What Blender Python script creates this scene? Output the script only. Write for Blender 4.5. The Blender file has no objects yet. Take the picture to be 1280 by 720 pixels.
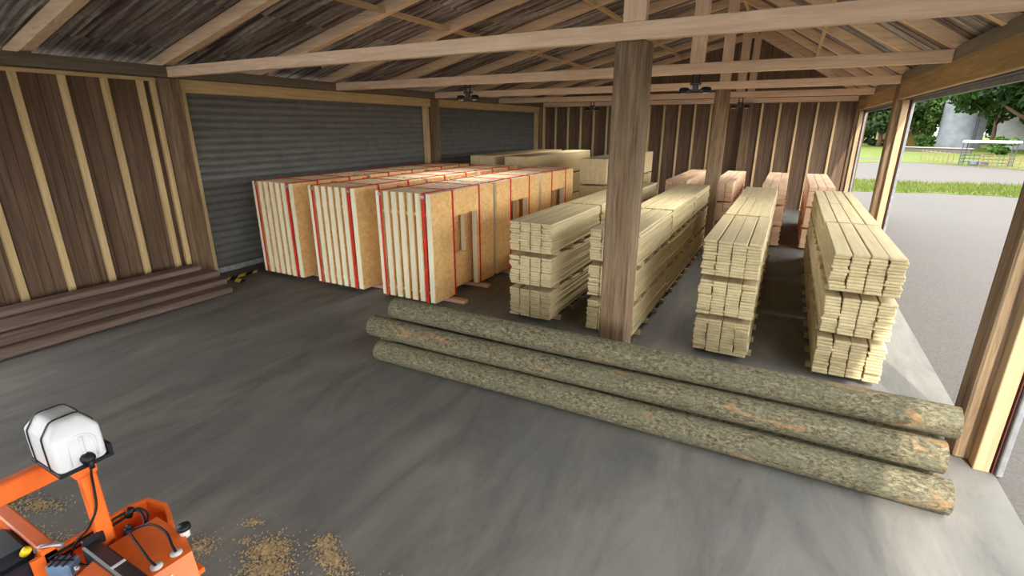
import bpy, math, random
import numpy as np
from mathutils import Vector, Matrix
random.seed(7); rng = np.random.default_rng(11)
scene = bpy.context.scene
C = scene.collection
PI = math.pi

# ------------------------------------------------------------------ helpers
def lin(c):
    return tuple(((v/255)/12.92 if v/255 <= .04045 else ((v/255+.055)/1.055)**2.4) for v in c) + (1.0,)

class MB:
    """collects quads; build() links them as one mesh object"""
    def __init__(s): s.v = []; s.f = []; s.m = []; s.mi = 0; s.smooth = []; s.sm = False
    def add(s, vs, fs):
        b = len(s.v); s.v += [tuple(p) for p in vs]
        for f in fs:
            s.f.append(tuple(b+i for i in f)); s.m.append(s.mi); s.smooth.append(s.sm)
    def box(s, x0, x1, y0, y1, z0, z1, c=0.0):
        if c <= 0:
            s.add([(x0,y0,z0),(x1,y0,z0),(x1,y1,z0),(x0,y1,z0),(x0,y0,z1),(x1,y0,z1),(x1,y1,z1),(x0,y1,z1)],
                  [(3,2,1,0),(4,5,6,7),(0,1,5,4),(1,2,6,5),(2,3,7,6),(3,0,4,7)])
        else:
            s.obox(Vector(((x0+x1)/2,(y0+y1)/2,(z0+z1)/2)), Vector((1,0,0)), Vector((0,1,0)), Vector((0,0,1)), (x1-x0)/2, (y1-y0)/2, (z1-z0)/2, c)
    def obox(s, cen, ax, ay, az, hx, hy, hz, c=0.0):
        cen, ax, ay, az = Vector(cen), Vector(ax), Vector(ay), Vector(az)
        P = lambda x,y,z: cen+ax*x+ay*y+az*z
        if c <= 0:
            s.add([P(-hx,-hy,-hz),P(hx,-hy,-hz),P(hx,hy,-hz),P(-hx,hy,-hz),P(-hx,-hy,hz),P(hx,-hy,hz),P(hx,hy,hz),P(-hx,hy,hz)],
                  [(3,2,1,0),(4,5,6,7),(0,1,5,4),(1,2,6,5),(2,3,7,6),(3,0,4,7)])
            return
        c = min(c, hx*.9, hy*.9, hz*.9)
        vs = []; idx = {}
        for sx in (-1,1):
            for sy in (-1,1):
                for sz in (-1,1):
                    idx[sx,sy,sz,'x'] = len(vs); vs.append(P(sx*hx, sy*(hy-c), sz*(hz-c)))
                    idx[sx,sy,sz,'y'] = len(vs); vs.append(P(sx*(hx-c), sy*hy, sz*(hz-c)))
                    idx[sx,sy,sz,'z'] = len(vs); vs.append(P(sx*(hx-c), sy*(hy-c), sz*hz))
        fs = []
        def q(a, n):
            f = list(a)
            p = [vs[i] for i in f]; nn = (p[1]-p[0]).cross(p[2]-p[0])
            fs.append(f if nn.dot(n) > 0 else f[::-1])
        for k in (-1,1):
            q([idx[k,-1,-1,'x'],idx[k,1,-1,'x'],idx[k,1,1,'x'],idx[k,-1,1,'x']], ax*k)
            q([idx[-1,k,-1,'y'],idx[1,k,-1,'y'],idx[1,k,1,'y'],idx[-1,k,1,'y']], ay*k)
            q([idx[-1,-1,k,'z'],idx[1,-1,k,'z'],idx[1,1,k,'z'],idx[-1,1,k,'z']], az*k)
            for l in (-1,1):
                q([idx[k,l,-1,'x'],idx[k,l,1,'x'],idx[k,l,1,'y'],idx[k,l,-1,'y']], ax*k+ay*l)
                q([idx[k,-1,l,'x'],idx[k,1,l,'x'],idx[k,1,l,'z'],idx[k,-1,l,'z']], ax*k+az*l)
                q([idx[-1,k,l,'y'],idx[1,k,l,'y'],idx[1,k,l,'z'],idx[-1,k,l,'z']], ay*k+az*l)
                for m in (-1,1):
                    q([idx[k,l,m,'x'],idx[k,l,m,'y'],idx[k,l,m,'z']], ax*k+ay*l+az*m)
        s.add(vs, fs)
    def bar(s, a, b, w, h, up=(0,0,1), c=0.0):
        a, b = Vector(a), Vector(b); d = (b-a); L = d.length; d.normalize()
        side = d.cross(Vector(up)).normalized(); u = side.cross(d)
        s.obox((a+b)/2, d, side, u, L/2, w/2, h/2, c)
    def tube(s, pts, r, n=10, caps=True):
        pts = [Vector(p) for p in pts]; k = len(pts)
        rs = r if isinstance(r, (list, tuple)) else [r]*k
        t0 = (pts[1]-pts[0]).normalized()
        u = t0.orthogonal().normalized(); rings = []
        for i in range(k):
            t = (pts[min(i+1,k-1)]-pts[max(i-1,0)]).normalized()
            u = (u - t*u.dot(t)).normalized(); w = t.cross(u)
            rings.append([pts[i]+(u*math.cos(2*PI*j/n)+w*math.sin(2*PI*j/n))*rs[i] for j in range(n)])
        vs = [p for R in rings for p in R]
        fs = [(i*n+j, i*n+(j+1)%n, (i+1)*n+(j+1)%n, (i+1)*n+j) for i in range(k-1) for j in range(n)]
        if caps: fs += [tuple(range(n))[::-1], tuple((k-1)*n+j for j in range(n))]
        sm = s.sm; s.sm = True; s.add(vs, fs); s.sm = sm
    def cyl(s, base, top, r, n=24): s.tube([base, top], r, n)
    def prism(s, poly, z0, z1):
        n = len(poly)
        s.add([(x,y,z0) for x,y in poly]+[(x,y,z1) for x,y in poly],
              [tuple(range(n))[::-1], tuple(range(n,2*n))]+[(i,(i+1)%n,n+(i+1)%n,n+i) for i in range(n)])
    def mesh(s, name, mats, org=(0,0,0)):
        me = bpy.data.meshes.new(name)
        o = Vector(org)
        me.from_pydata([Vector(p)-o for p in s.v], [], s.f)
        for m in (mats if isinstance(mats, (list,tuple)) else [mats]): me.materials.append(m)
        me.polygons.foreach_set('material_index', s.m)
        me.polygons.foreach_set('use_smooth', s.smooth)
        me.update()
        return me
    def build(s, name, mats, parent=None, loc=None):
        """verts are in world space; origin goes to loc (top-level) or the parent's origin (part)"""
        if parent is not None:
            org = wloc(parent); o = bpy.data.objects.new(name, s.mesh(name, mats, org)); o.parent = parent
        else:
            org = Vector(loc) if loc is not None else s.base()
            o = bpy.data.objects.new(name, s.mesh(name, mats, org)); o.location = org
        C.objects.link(o); return o
    def base(s):
        a = np.array(s.v); return Vector(((a[:,0].min()+a[:,0].max())/2, (a[:,1].min()+a[:,1].max())/2, a[:,2].min()))

def wloc(o):
    p = Vector((0,0,0))
    while o is not None: p += o.location; o = o.parent
    return p
def tag(o, label, cat, group=None, kind=None):
    o['label'] = label; o['category'] = cat
    if group: o['group'] = group
    if kind: o['kind'] = kind
    return o
def empty(name, loc, label=None, cat=None, group=None, kind=None):
    o = bpy.data.objects.new(name, None); o.location = loc; o.empty_display_size = .2; C.objects.link(o)
    if label: tag(o, label, cat, group, kind)
    return o
def copy_tree(o, parent=None):
    c = o.copy(); C.objects.link(c); c.parent = parent
    for ch in [x for x in bpy.data.objects if x.parent == o]: copy_tree(ch, c)
    return c

# ------------------------------------------------------------------ materials
def new_mat(name, rough=.8, spec=.3):
    m = bpy.data.materials.new(name); m.use_nodes = True
    nt = m.node_tree; b = nt.nodes['Principled BSDF']
    b.inputs['Roughness'].default_value = rough; b.inputs['Specular IOR Level'].default_value = spec
    return m, nt, b
def N(nt, t, **kw):
    n = nt.nodes.new(t)
    for k, v in kw.items():
        if k.startswith('i_'): n.inputs[k[2:].replace('_',' ')].default_value = v
        else: setattr(n, k, v)
    return n
def L(nt, a, b): nt.links.new(a, b)
def ramp(nt, fac, stops):
    r = N(nt, 'ShaderNodeValToRGB'); e = r.color_ramp.elements
    e[0].position, e[0].color = stops[0][0], stops[0][1]
    e[1].position, e[1].color = stops[1][0], stops[1][1]
    for p, c in stops[2:]:
        x = e.new(p); x.color = c
    L(nt, fac, r.inputs['Fac']); return r.outputs['Color']
def coords(nt, scale, rand=37.0, kind='Object'):
    tc = N(nt, 'ShaderNodeTexCoord'); oi = N(nt, 'ShaderNodeObjectInfo')
    mul = N(nt, 'ShaderNodeMath', operation='MULTIPLY'); L(nt, oi.outputs['Random'], mul.inputs[0]); mul.inputs[1].default_value = rand
    add = N(nt, 'ShaderNodeVectorMath', operation='ADD'); L(nt, tc.outputs[kind], add.inputs[0]); L(nt, mul.outputs[0], add.inputs[1])
    mp = N(nt, 'ShaderNodeMapping'); L(nt, add.outputs[0], mp.inputs['Vector']); mp.inputs['Scale'].default_value = scale
    return mp.outputs['Vector'], oi.outputs['Random'], add.outputs[0]
def noise(nt, vec, scale, detail=5, rough=.6, dist=0.0):
    n = N(nt, 'ShaderNodeTexNoise', i_Scale=scale, i_Detail=detail, i_Roughness=rough, i_Distortion=dist)
    L(nt, vec, n.inputs['Vector']); return n.outputs['Fac']
def mixc(nt, fac, a, b, blend='MIX'):
    m = N(nt, 'ShaderNodeMix', data_type='RGBA', blend_type=blend)
    if hasattr(fac, 'node'): L(nt, fac, m.inputs['Factor'])
    else: m.inputs['Factor'].default_value = fac
    for x, k in ((a, 'A'), (b, 'B')):
        i = [s for s in m.inputs if s.name == k and s.type == 'RGBA'][0]
        if hasattr(x, 'node'): L(nt, x, i)
        else: i.default_value = x
    return [s for s in m.outputs if s.type == 'RGBA'][0]
def bump(nt, b, h, strength=.3, dist=.02):
    n = N(nt, 'ShaderNodeBump', i_Strength=strength, i_Distance=dist); L(nt, h, n.inputs['Height']); L(nt, n.outputs[0], b.inputs['Normal'])

def wood(name, dark, light, axis='y', fine=26, stretch=.05, rough=.75, vary=.25, patch=None, patch_amt=.5):
    m, nt, b = new_mat(name, rough, .2)
    sc = {'x':(stretch,1,1),'y':(1,stretch,1),'z':(1,1,stretch)}[axis]
    v, rnd, raw = coords(nt, sc)
    n1 = noise(nt, v, fine, 6, .65, .6); n2 = noise(nt, v, fine*.22, 3, .5, 1.2)
    col = ramp(nt, n1, [(.33, lin(dark)), (.66, lin(light))])
    mid = lin([ (a*.6+c*.4) for a,c in zip(dark,light)])
    f2 = ramp(nt, n2, [(.38,(0,0,0,1)),(.62,(1,1,1,1))])
    col = mixc(nt, .35, col, mixc(nt, f2, mid, lin(light)))
    if patch:
        n3 = noise(nt, v, fine*.09, 4, .6, .8)
        f3 = ramp(nt, n3, [(.48,(0,0,0,1)),(.6,(patch_amt,)*3+(1,))])
        col = mixc(nt, f3, col, lin(patch))
    # board-to-board tone
    mr = N(nt, 'ShaderNodeMapRange'); L(nt, rnd, mr.inputs['Value']); mr.inputs['To Min'].default_value = 1-vary*.5; mr.inputs['To Max'].default_value = 1+vary*.5
    hs = N(nt, 'ShaderNodeHueSaturation'); L(nt, col, hs.inputs['Color']); L(nt, mr.outputs[0], hs.inputs['Value'])
    L(nt, hs.outputs[0], b.inputs['Base Color'])
    bump(nt, b, n1, .25, .004)
    return m
def plain(name, c, rough=.5, spec=.4, metal=0.0, var=.12, scale=6):
    m, nt, b = new_mat(name, rough, spec); b.inputs['Metallic'].default_value = metal
    v, _, _ = coords(nt, (1,1,1)); n = noise(nt, v, scale, 4)
    a = lin([x*(1-var) for x in c]); d = lin([min(255, x*(1+var)) for x in c])
    L(nt, ramp(nt, n, [(.3,a),(.7,d)]), b.inputs['Base Color']); return m

M = {}
M['truss_x'] = wood('truss wood x', (198,166,136), (238,208,176), 'x', 16, .08)
def sawn(m):
    nt = m.node_tree; b = nt.nodes['Principled BSDF']; lk = b.inputs['Base Color'].links[0]; src = lk.from_socket
    tc = N(nt, 'ShaderNodeTexCoord'); mp = N(nt, 'ShaderNodeMapping'); L(nt, tc.outputs['Object'], mp.inputs['Vector']); mp.inputs['Rotation'].default_value = (0, .75, 0)
    wv = N(nt, 'ShaderNodeTexWave', i_Scale=9.0, i_Distortion=3.0, i_Detail=3.0); L(nt, mp.outputs[0], wv.inputs['Vector'])
    f = ramp(nt, wv.outputs['Fac'], [(.55,(0,0,0,1)),(1.0,(.16,.16,.16,1))])
    L(nt, mixc(nt, f, src, lin((226,200,170))), b.inputs['Base Color'])
sawn(M['truss_x'])
M['truss_z'] = wood('truss wood z', (198,166,136), (238,208,176), 'z', 16, .08)
M['rafter'] = wood('rafter wood', (200,168,134), (240,212,178), 'x', 16, .08)
M['purlin'] = wood('purlin wood', (176,150,108), (222,196,152), 'y', 16, .08)
M['post'] = wood('weathered post', (70,54,41), (156,132,102), 'z', 24, .05, patch=(112,76,56), patch_amt=.55, vary=.1)
M['plate'] = wood('weathered plate', (92,80,64), (140,128,110), 'y', 14, .06, patch=(120,118,114))
M['pine_y'] = wood('pine trim y', (190,158,106), (226,198,146), 'y', 14, .06)
M['header'] = wood('amber header wood', (136,110,72), (186,156,112), 'y', 12, .05)
M['jamb'] = wood('jamb pine', (150,124,90), (186,162,128), 'z', 14, .06)
M['pine_z'] = wood('pine trim z', (190,160,110), (228,200,150), 'z', 14, .06)
M['siding'] = wood('dark siding', (72,58,46), (132,108,86), 'z', 13, .05, patch=(96,72,58))
M['plank'] = wood('pale plank', (182,164,122), (210,194,154), 'y', 14, .06, vary=.16)
M['bearer'] = wood('pale bearer', (160,140,100), (190,170,128), 'x', 14, .06)
M['pink'] = wood('reddish timber', (214,172,136), (238,204,170), 'y', 12, .07, vary=.22)
M['pack'] = wood('beige timber', (200,176,130), (218,196,152), 'y', 5, .05, vary=.08)
M['pinkbearer'] = wood('pink bearer', (182,142,114), (214,176,148), 'x', 14, .06)
M['oldboard'] = wood('dark old board', (74,58,50), (146,124,112), 'y', 26, .03, patch=(112,94,84), vary=.55)
M['cream'] = wood('cream stud', (218,208,174), (242,234,206), 'z', 12, .05, vary=.1)
M['creamy'] = wood('cream plate', (210,200,164), (238,230,200), 'y', 12, .05, vary=.1)
M['orange'] = plain('orange paint', (242,112,40), .42, .45, 0, .06)
M['black'] = plain('black rubber', (22,24,28), .5, .4)
M['navy'] = plain('black metal', (26,30,38), .4, .5)
M['white'] = plain('white plastic', (222,222,222), .45, .4, 0, .02)
M['whitebar'] = plain('white label', (205,205,200), .6)
M['yellow'] = plain('yellow cap', (235,205,30), .4)
M['ochre'] = plain('ochre door', (141,115,50), .7)
M['steel'] = plain('grey steel', (166,170,176), .35, .5, .6, .08)
M['bluegrey'] = plain('blue grey metal', (110,138,166), .45, .5, .1, .1)
M['red'] = plain('red strap', (208,44,34), .55, .3)
M['rail'] = plain('grey rail', (122,122,124), .6, .3, 0)
M['header_shade'] = plain('painted header shade', (36,34,36), .6)  # near-black colour that paints the shade under the header
M['rust'] = plain('rusty seal', (92,48,38), .7)
M['shutter'] = plain('dark shutter metal', (124,122,116), .5, .35, .2, .06, 3)
M['kerb'] = plain('grey door seal', (158,160,162), .7)
M['lens'] = plain('lamp lens', (225,230,225), .2, .6)
M['trunk'] = wood('tree bark', (60,46,34), (104,84,62), 'z', 6, .15)
M['endgrain'] = wood('cut end wood', (170,132,84), (206,172,120), 'x', 14, .6)

def osb():
    m, nt, b = new_mat('osb sheathing', .75, .25)
    v, rnd, _ = coords(nt, (1,1,1))
    vo = N(nt, 'ShaderNodeTexVoronoi', i_Scale=16.0, i_Randomness=1.0); L(nt, v, vo.inputs['Vector'])
    bw = N(nt, 'ShaderNodeRGBToBW'); L(nt, vo.outputs['Color'], bw.inputs[0])
    n = noise(nt, v, 2.6, 5, .65, 1.5)
    c1 = ramp(nt, n, [(.3, lin((236,180,110))), (.7, lin((253,212,146)))])
    c2 = ramp(nt, bw.outputs[0], [(.1, lin((224,164,94))), (.9, lin((253,216,154)))])
    L(nt, mixc(nt, .45, c1, c2), b.inputs['Base Color']); bump(nt, b, bw.outputs[0], .12, .004); return m
M['osb'] = osb()

def corrugated():
    m, nt, b = new_mat('rusty corrugated tin', .6, .3)
    b.inputs['Metallic'].default_value = .15
    tc = N(nt, 'ShaderNodeTexCoord'); raw = tc.outputs['Object']
    sep = N(nt, 'ShaderNodeSeparateXYZ'); L(nt, raw, sep.inputs[0])
    def cell(out, s):
        d = N(nt, 'ShaderNodeMath', operation='DIVIDE'); L(nt, out, d.inputs[0]); d.inputs[1].default_value = s
        f = N(nt, 'ShaderNodeMath', operation='FLOOR'); L(nt, d.outputs[0], f.inputs[0]); return f.outputs[0]
    cmb = N(nt, 'ShaderNodeCombineXYZ'); L(nt, cell(sep.outputs['X'], 2.468), cmb.inputs[0]); L(nt, cell(sep.outputs['Y'], 1.05), cmb.inputs[1])
    wn = N(nt, 'ShaderNodeTexWhiteNoise', noise_dimensions='3D'); L(nt, cmb.outputs[0], wn.inputs['Vector'])
    mp = N(nt, 'ShaderNodeMapping'); L(nt, raw, mp.inputs['Vector']); mp.inputs['Scale'].default_value = (.045, 1, .0)
    off = N(nt, 'ShaderNodeVectorMath', operation='MULTIPLY_ADD'); L(nt, wn.outputs['Color'], off.inputs[0]); off.inputs[1].default_value = (7,7,7); L(nt, mp.outputs[0], off.inputs[2])
    n1 = noise(nt, off.outputs[0], 9, 4, .55, 0); n2 = noise(nt, off.outputs[0], 1.6, 3, .5, 0); n3 = noise(nt, raw, 9, 5, .7, 0)
    c = ramp(nt, n1, [(.34, lin((88,72,70))), (.47, lin((134,122,120))), (.56, lin((184,184,180))), (.68, lin((226,230,226)))])
    c2 = ramp(nt, n1, [(.36, lin((92,70,68))), (.62, lin((172,166,160)))])
    f = ramp(nt, n2, [(.42,(0,0,0,1)),(.58,(1,1,1,1))])
    c = mixc(nt, f, c2, c)
    c = mixc(nt, ramp(nt, n3, [(.4,(.35,.35,.35,1)),(.65,(0,0,0,1))]), c, lin((92,72,66)))
    L(nt, c, b.inputs['Base Color']); return m
M['tin'] = corrugated()

def concrete():
    m, nt, b = new_mat('stained concrete floor', .82, .25)
    v, _, raw = coords(nt, (1,1,1), 0)
    mp = N(nt, 'ShaderNodeMapping'); L(nt, raw, mp.inputs['Vector']); mp.inputs['Rotation'].default_value = (0,0,.5); mp.inputs['Scale'].default_value = (1,.28,1)
    n1 = noise(nt, mp.outputs[0], 1.5, 8, .68, .6); n2 = noise(nt, mp.outputs[0], 16, 8, .8); n3 = noise(nt, v, .5, 3)
    c = ramp(nt, n1, [(.3, lin((78,78,75))), (.72, lin((136,132,124)))])
    c = mixc(nt, ramp(nt, n2, [(.35,(0,0,0,1)),(.7,(.55,.55,.55,1))]), c, lin((118,110,100)))
    c = mixc(nt, ramp(nt, n3, [(.4,(0,0,0,1)),(.65,(.5,.5,.5,1))]), c, lin((100,101,99)))
    L(nt, c, b.inputs['Base Color']); bump(nt, b, n2, .12, .01); return m
M['concrete'] = concrete()
def gravel():
    m, nt, b = new_mat('pale gravel yard', .95, .15)
    v, _, raw = coords(nt, (1,1,1), 0)
    n1 = noise(nt, v, 22, 6, .8); n2 = noise(nt, v, .22, 5, .6)
    c = ramp(nt, n1, [(.3, lin((66,63,60))), (.7, lin((98,94,90)))])
    c = mixc(nt, ramp(nt, n2, [(.38,(0,0,0,1)),(.66,(.8,.8,.8,1))]), c, lin((88,82,77)))
    L(nt, c, b.inputs['Base Color']); bump(nt, b, n1, .3, .02); return m
M['gravel'] = gravel()
def grassy(name, a, c, s=1.2):
    m, nt, b = new_mat(name, .9, .15)
    v, _, _ = coords(nt, (1,1,1), 0); n = noise(nt, v, s, 6, .7)
    L(nt, ramp(nt, n, [(.32, lin(a)), (.68, lin(c))]), b.inputs['Base Color']); return m
M['lawn'] = grassy('mown lawn', (68,80,26), (94,104,44))
def leafmat(name, a, c, s=.8):
    m, nt, b = new_mat(name, .6, .25)
    v, _, _ = coords(nt, (1,1,1), 20); n = noise(nt, v, s, 4, .7)
    col = ramp(nt, n, [(.3, lin(a)), (.7, lin(c))])
    L(nt, col, b.inputs['Base Color'])
    tr = N(nt, 'ShaderNodeBsdfTranslucent'); L(nt, col, tr.inputs['Color'])
    mx = N(nt, 'ShaderNodeMixShader'); mx.inputs[0].default_value = .35
    L(nt, b.outputs[0], mx.inputs[1]); L(nt, tr.outputs[0], mx.inputs[2])
    L(nt, mx.outputs[0], nt.nodes['Material Output'].inputs['Surface']); return m
M['leaf_dark'] = leafmat('dark leaves', (12,26,9), (52,80,32))
M['leaf_mid'] = leafmat('mid green leaves', (24,50,15), (72,106,42))
M['leaf_light'] = leafmat('light green leaves', (44,74,24), (88,116,52))
M['blade'] = leafmat('grass blades', (74,88,28), (108,118,54), .5)
def bark():
    m, nt, b = new_mat('mossy log bark', .92, .15)
    v, rnd, raw = coords(nt, (.35,1,1))
    vf, _, _ = coords(nt, (.55,1,1))
    n1 = noise(nt, vf, 30, 8, .8, .5); n2 = noise(nt, v, 3.2, 5, .65, 1.0); n3 = noise(nt, v, 8, 4, .6)
    c = ramp(nt, n1, [(.34, lin((46,42,34))), (.47, lin((104,96,74))), (.58, lin((142,134,108))), (.72, lin((188,182,156)))])
    c = mixc(nt, ramp(nt, n3, [(.45,(0,0,0,1)),(.62,(.55,.55,.55,1))]), c, lin((112,110,90)))
    pf = ramp(nt, n2, [(.60,(0,0,0,1)),(.66,(.85,.85,.85,1))])
    peel = ramp(nt, n1, [(.35, lin((126,98,68))), (.7, lin((190,154,112)))])
    c = mixc(nt, pf, c, peel)
    L(nt, c, b.inputs['Base Color']); bump(nt, b, n1, .9, .03); return m
M['bark'] = bark()
def hazard():
    m, nt, b = new_mat('yellow black hazard stripes', .7, .3)
    tc = N(nt, 'ShaderNodeTexCoord'); sep = N(nt, 'ShaderNodeSeparateXYZ'); L(nt, tc.outputs['Object'], sep.inputs[0])
    a = N(nt, 'ShaderNodeMath', operation='ADD'); L(nt, sep.outputs[0], a.inputs[0]); L(nt, sep.outputs[1], a.inputs[1])
    d = N(nt, 'ShaderNodeMath', operation='MULTIPLY'); L(nt, a.outputs[0], d.inputs[0]); d.inputs[1].default_value = 1/.46
    f = N(nt, 'ShaderNodeMath', operation='FRACT'); L(nt, d.outputs[0], f.inputs[0])
    g = N(nt, 'ShaderNodeMath', operation='GREATER_THAN'); L(nt, f.outputs[0], g.inputs[0]); g.inputs[1].default_value = .5
    L(nt, mixc(nt, g.outputs[0], lin((246,222,70)), lin((24,24,22))), b.inputs['Base Color']); return m
M['hazard'] = hazard()
M['sawdust'] = plain('sawdust flakes', (172,150,112), .95, .1, 0, .2, 30)
M['silo'] = plain('galvanised silo', (150,152,158), .55, .3, 0, .1, .6)
M['silo_dark'] = plain('dark silo ladder metal', (90,96,106), .6, .3, .3)  # even blue grey tone for ladder, cottage window and trough
M['dome'] = plain('pale render', (149,148,144), .7, .2, 0, .08, .6)
M['cottage'] = plain('cream cottage wall', (148,133,100), .8)
M['tile'] = plain('pinkish roof tiles', (136,100,86), .8)
M['stone'] = plain('pale coping', (148,142,128), .85)
M['fencewood'] = plain('tan fence rail', (133,115,79), .8)
M['rustfence'] = plain('rusty fence rail', (126,93,72), .8)
M['whiteroof'] = plain('white shelter roof', (158,167,162), .5)
M['pipe'] = plain('dark pen steel', (52,60,66), .5, .4, .3)

# ------------------------------------------------------------------ frame of the barn (metres; floor z = 0)
XL, XR = -13.6, 2.4          # inner faces of the posts
Y1, YF = 7.41, 29.0
ZT0, ZT1 = 5.15, 5.38        # tie beams
XA, ZA = -2.16, 8.16         # ridge: underside of rafters
SL = (ZA-5.42)/(XA+13.6); SR = (ZA-5.42)/(2.36-XA)
def zl(x): return ZA-SL*(XA-x)
def zr(x): return ZA-SR*(x-XA)
TY = [7.52, 12.8, 18.2, 23.6, 29.0]      # front faces of the tie beams

# floor and yard
m = MB(); m.box(-14.4, 2.74, -21, 29.4, -.25, 0)
tag(m.build('floor', M['concrete'], loc=(0,0,0)), 'stained grey concrete slab of the barn', 'floor', kind='structure')
m = MB(); m.box(-160, 330, -60, 380, -.6, -.03)
tag(m.build('ground', M['gravel'], loc=(0,0,0)), 'pale gravel yard outside the open side of the barn', 'ground', kind='structure')

# walls
def siding(mb, a0, a1, face, axis, top, depth=.04):
    """upright boards side by side; top(a) gives the height"""
    a = a0
    while a < a1-.01:
        w = min(random.choice((.19,.22,.25)), a1-a); j = random.uniform(0,.015)
        t = top(a), top(a+w)
        e = .004
        if axis == 'y':   # boards run along y on a wall facing +x
            x0, x1 = face-depth-.02, face-j
            vs = [(x0,a+e,0),(x1,a+e,0),(x1,a+w-e,0),(x0,a+w-e,0),(x0,a+e,t[0]),(x1,a+e,t[0]),(x1,a+w-e,t[1]),(x0,a+w-e,t[1])]
        else:
            y0, y1 = face+j, face+depth+.02
            vs = [(a+e,y0,0),(a+w-e,y0,0),(a+w-e,y1,0),(a+e,y1,0),(a+e,y0,t[0]),(a+w-e,y0,t[1]),(a+w-e,y1,t[1]),(a+e,y1,t[0])]
        mb.add(vs, [(3,2,1,0),(4,5,6,7),(0,1,5,4),(1,2,6,5),(2,3,7,6),(3,0,4,7)])
        a += w
wl = empty('wall_left', (-13.9, 2.5, 0), 'dark upright board wall with pale battens beside the roller doors', 'wall', kind='structure')
m = MB(); siding(m, 2.2, 7.6, -13.93, 'y', lambda a: 5.3); m.build('siding_board', M['siding'], wl)
for y in (2.32, 3.12, 3.92, 4.74, 5.54, 6.32, 7.06, 7.33):
    m = MB(); m.box(-13.93, -13.81, y-.06, y+.06, 0, 5.06, .008); m.build('batten', M['pine_z'], wl)
m = MB(); m.box(-13.93, -13.82, 2.2, 7.42, 5.06, 5.14); m.build('top_rail', M['pine_y'], wl)
m = MB(); m.box(-13.93, -13.5, -20, 29.3, 5.15, 5.40, .01); m.build('wall_plate', M['plate'], wl)
m = MB(); m.box(-14.2, -13.93, -20, 29.3, 5.15, 5.36); b_ = MB(); b_.box(-14.06, -14.02, 2.2, 7.6, 0, 5.15); b_.build('backing', M['siding'], wl); m.build('eave_board', M['siding'], wl)

wf = empty('wall_far', (-5.5, 29.2, 0), 'dark upright board gable wall with pale battens at the far end', 'wall', kind='structure')
m = MB(); siding(m, -14.0, 2.9, 29.16, 'x', lambda a: (zl(a) if a < XA else zr(a))+.22); m.build('siding_board', M['siding'], wf)
m = MB(); gp = [(-14.2,0),(2.9,0),(2.9,zr(2.9)+.2),(XA,ZA+.2),(-14.2,zl(-14.2)+.2)]
m.add([(x,29.24,z) for x,z in gp]+[(x,29.28,z) for x,z in gp], [(0,1,2,3,4),(9,8,7,6,5)]+[(i,(i+1)%5,5+(i+1)%5,5+i) for i in range(5)]); m.build('backing', M['siding'], wf)
for i in range(20):
    x = -12.68+.796*i
    if x > 2.1: break
    m = MB(); m.box(x-.05, x+.05, 29.04, 29.16, 0, 5.12, .008); m.build('batten', M['pine_z'], wf)
m = MB(); m.box(-13.5, -13.4, 29.0, 29.16, 0, 5.12); m.build('batten', M['pine_z'], wf)

wr = empty('wall_right', (2.5, 18, 0), 'open post and header side of the barn facing the gravel yard', 'wall', kind='structure')
m = MB(); m.box(2.42, 2.78, -20, 29.3, 5.18, 5.42, .01); m.build('wall_plate', M['plate'], wr)
PY = [-3.38, 7.41, 18.2, 29.0]
for a, b in ((-14, -3.5), (-2.9, 7.36), (7.9, 18.14), (18.7, 28.95)):
    m = MB(); m.box(2.42, 2.54, a, b, 4.73, 5.18, .01); m.build('header', M['header'], wr)
    m = MB(); m.box(2.73, 2.80, a, b, 4.63, 4.80); m.build('door_rail', M['rail'], wr)
    m = MB(); m.box(2.545, 2.725, a, b, 4.715, 4.95); m.build('header_shade_strip', M['header_shade'], wr)  # dark strip standing in for the shaded underside of the header
    m = MB(); m.box(2.545, 2.78, a, b, 4.96, 5.18); m.build('outer_board', M['siding'], wr)
for y in PY:
    m = MB(); m.box(2.535, 2.69, y-.19, y-.002, 0, 4.73, .008); m.build('door_jamb', M['jamb'], wr)
    m = MB(); m.box(2.712, 2.724, y-.19, y-.02, 0, 4.73); m.build('door_seal', M['rust'], wr)
    m = MB(); m.box(2.74, 2.80, y-.24, y-.05, 0, 4.66, .01); m.box(2.80, 2.812, y-.2, y-.1, 0, 4.66); m.build('guide_rail', M['rail'], wr)

# roller doors in the wall on the far side of the wall panels
def roller(name, y0, y1, label, second):
    d = empty(name, (-13.9, (y0+y1)/2, 0), label, 'roller door', kind='structure')
    m = MB()
    n = int(4.85/.2*8); prof = [(-14.02+.06*abs(math.sin(PI*i/8)), .14+4.85*i/n) for i in range(n+1)]
    m.add([(x,yy,z) for yy in (y0+.1, y1-.1) for x,z in prof], [(i, i+1, n+1+i+1, n+1+i) for i in range(n)])
    m.build('curtain', M['shutter'], d)
    m = MB(); m.box(-14.04, -13.90, y0+.08, y1-.08, 0, .16, .015); m.build('bottom_bar', M['kerb'], d)
    m = MB(); m.box(-13.95, -13.72, y0+.02, y1-.02, 4.83, 5.15, .01); m.build('lintel', M['pine_y'], d)
    for a, b in ((y0+.02, y0+.16), (y1-.30, y1-.10)):
        m = MB(); m.box(-13.96, -13.76, a, b, 0, 4.83, .008); m.build('jamb', M['pine_z'], d)
    m = MB(); m.box(-14.3, -14.06, y0-.1, y1+.1, 0, 5.2); m.build('backing', M['siding'], d)
roller('door_1', 7.87, 18.19, 'dark grey ribbed roller door in the nearer opening', 0)
roller('door_2', 18.64, 29.0, 'dark grey ribbed roller door in the farther opening', 1)

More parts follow.
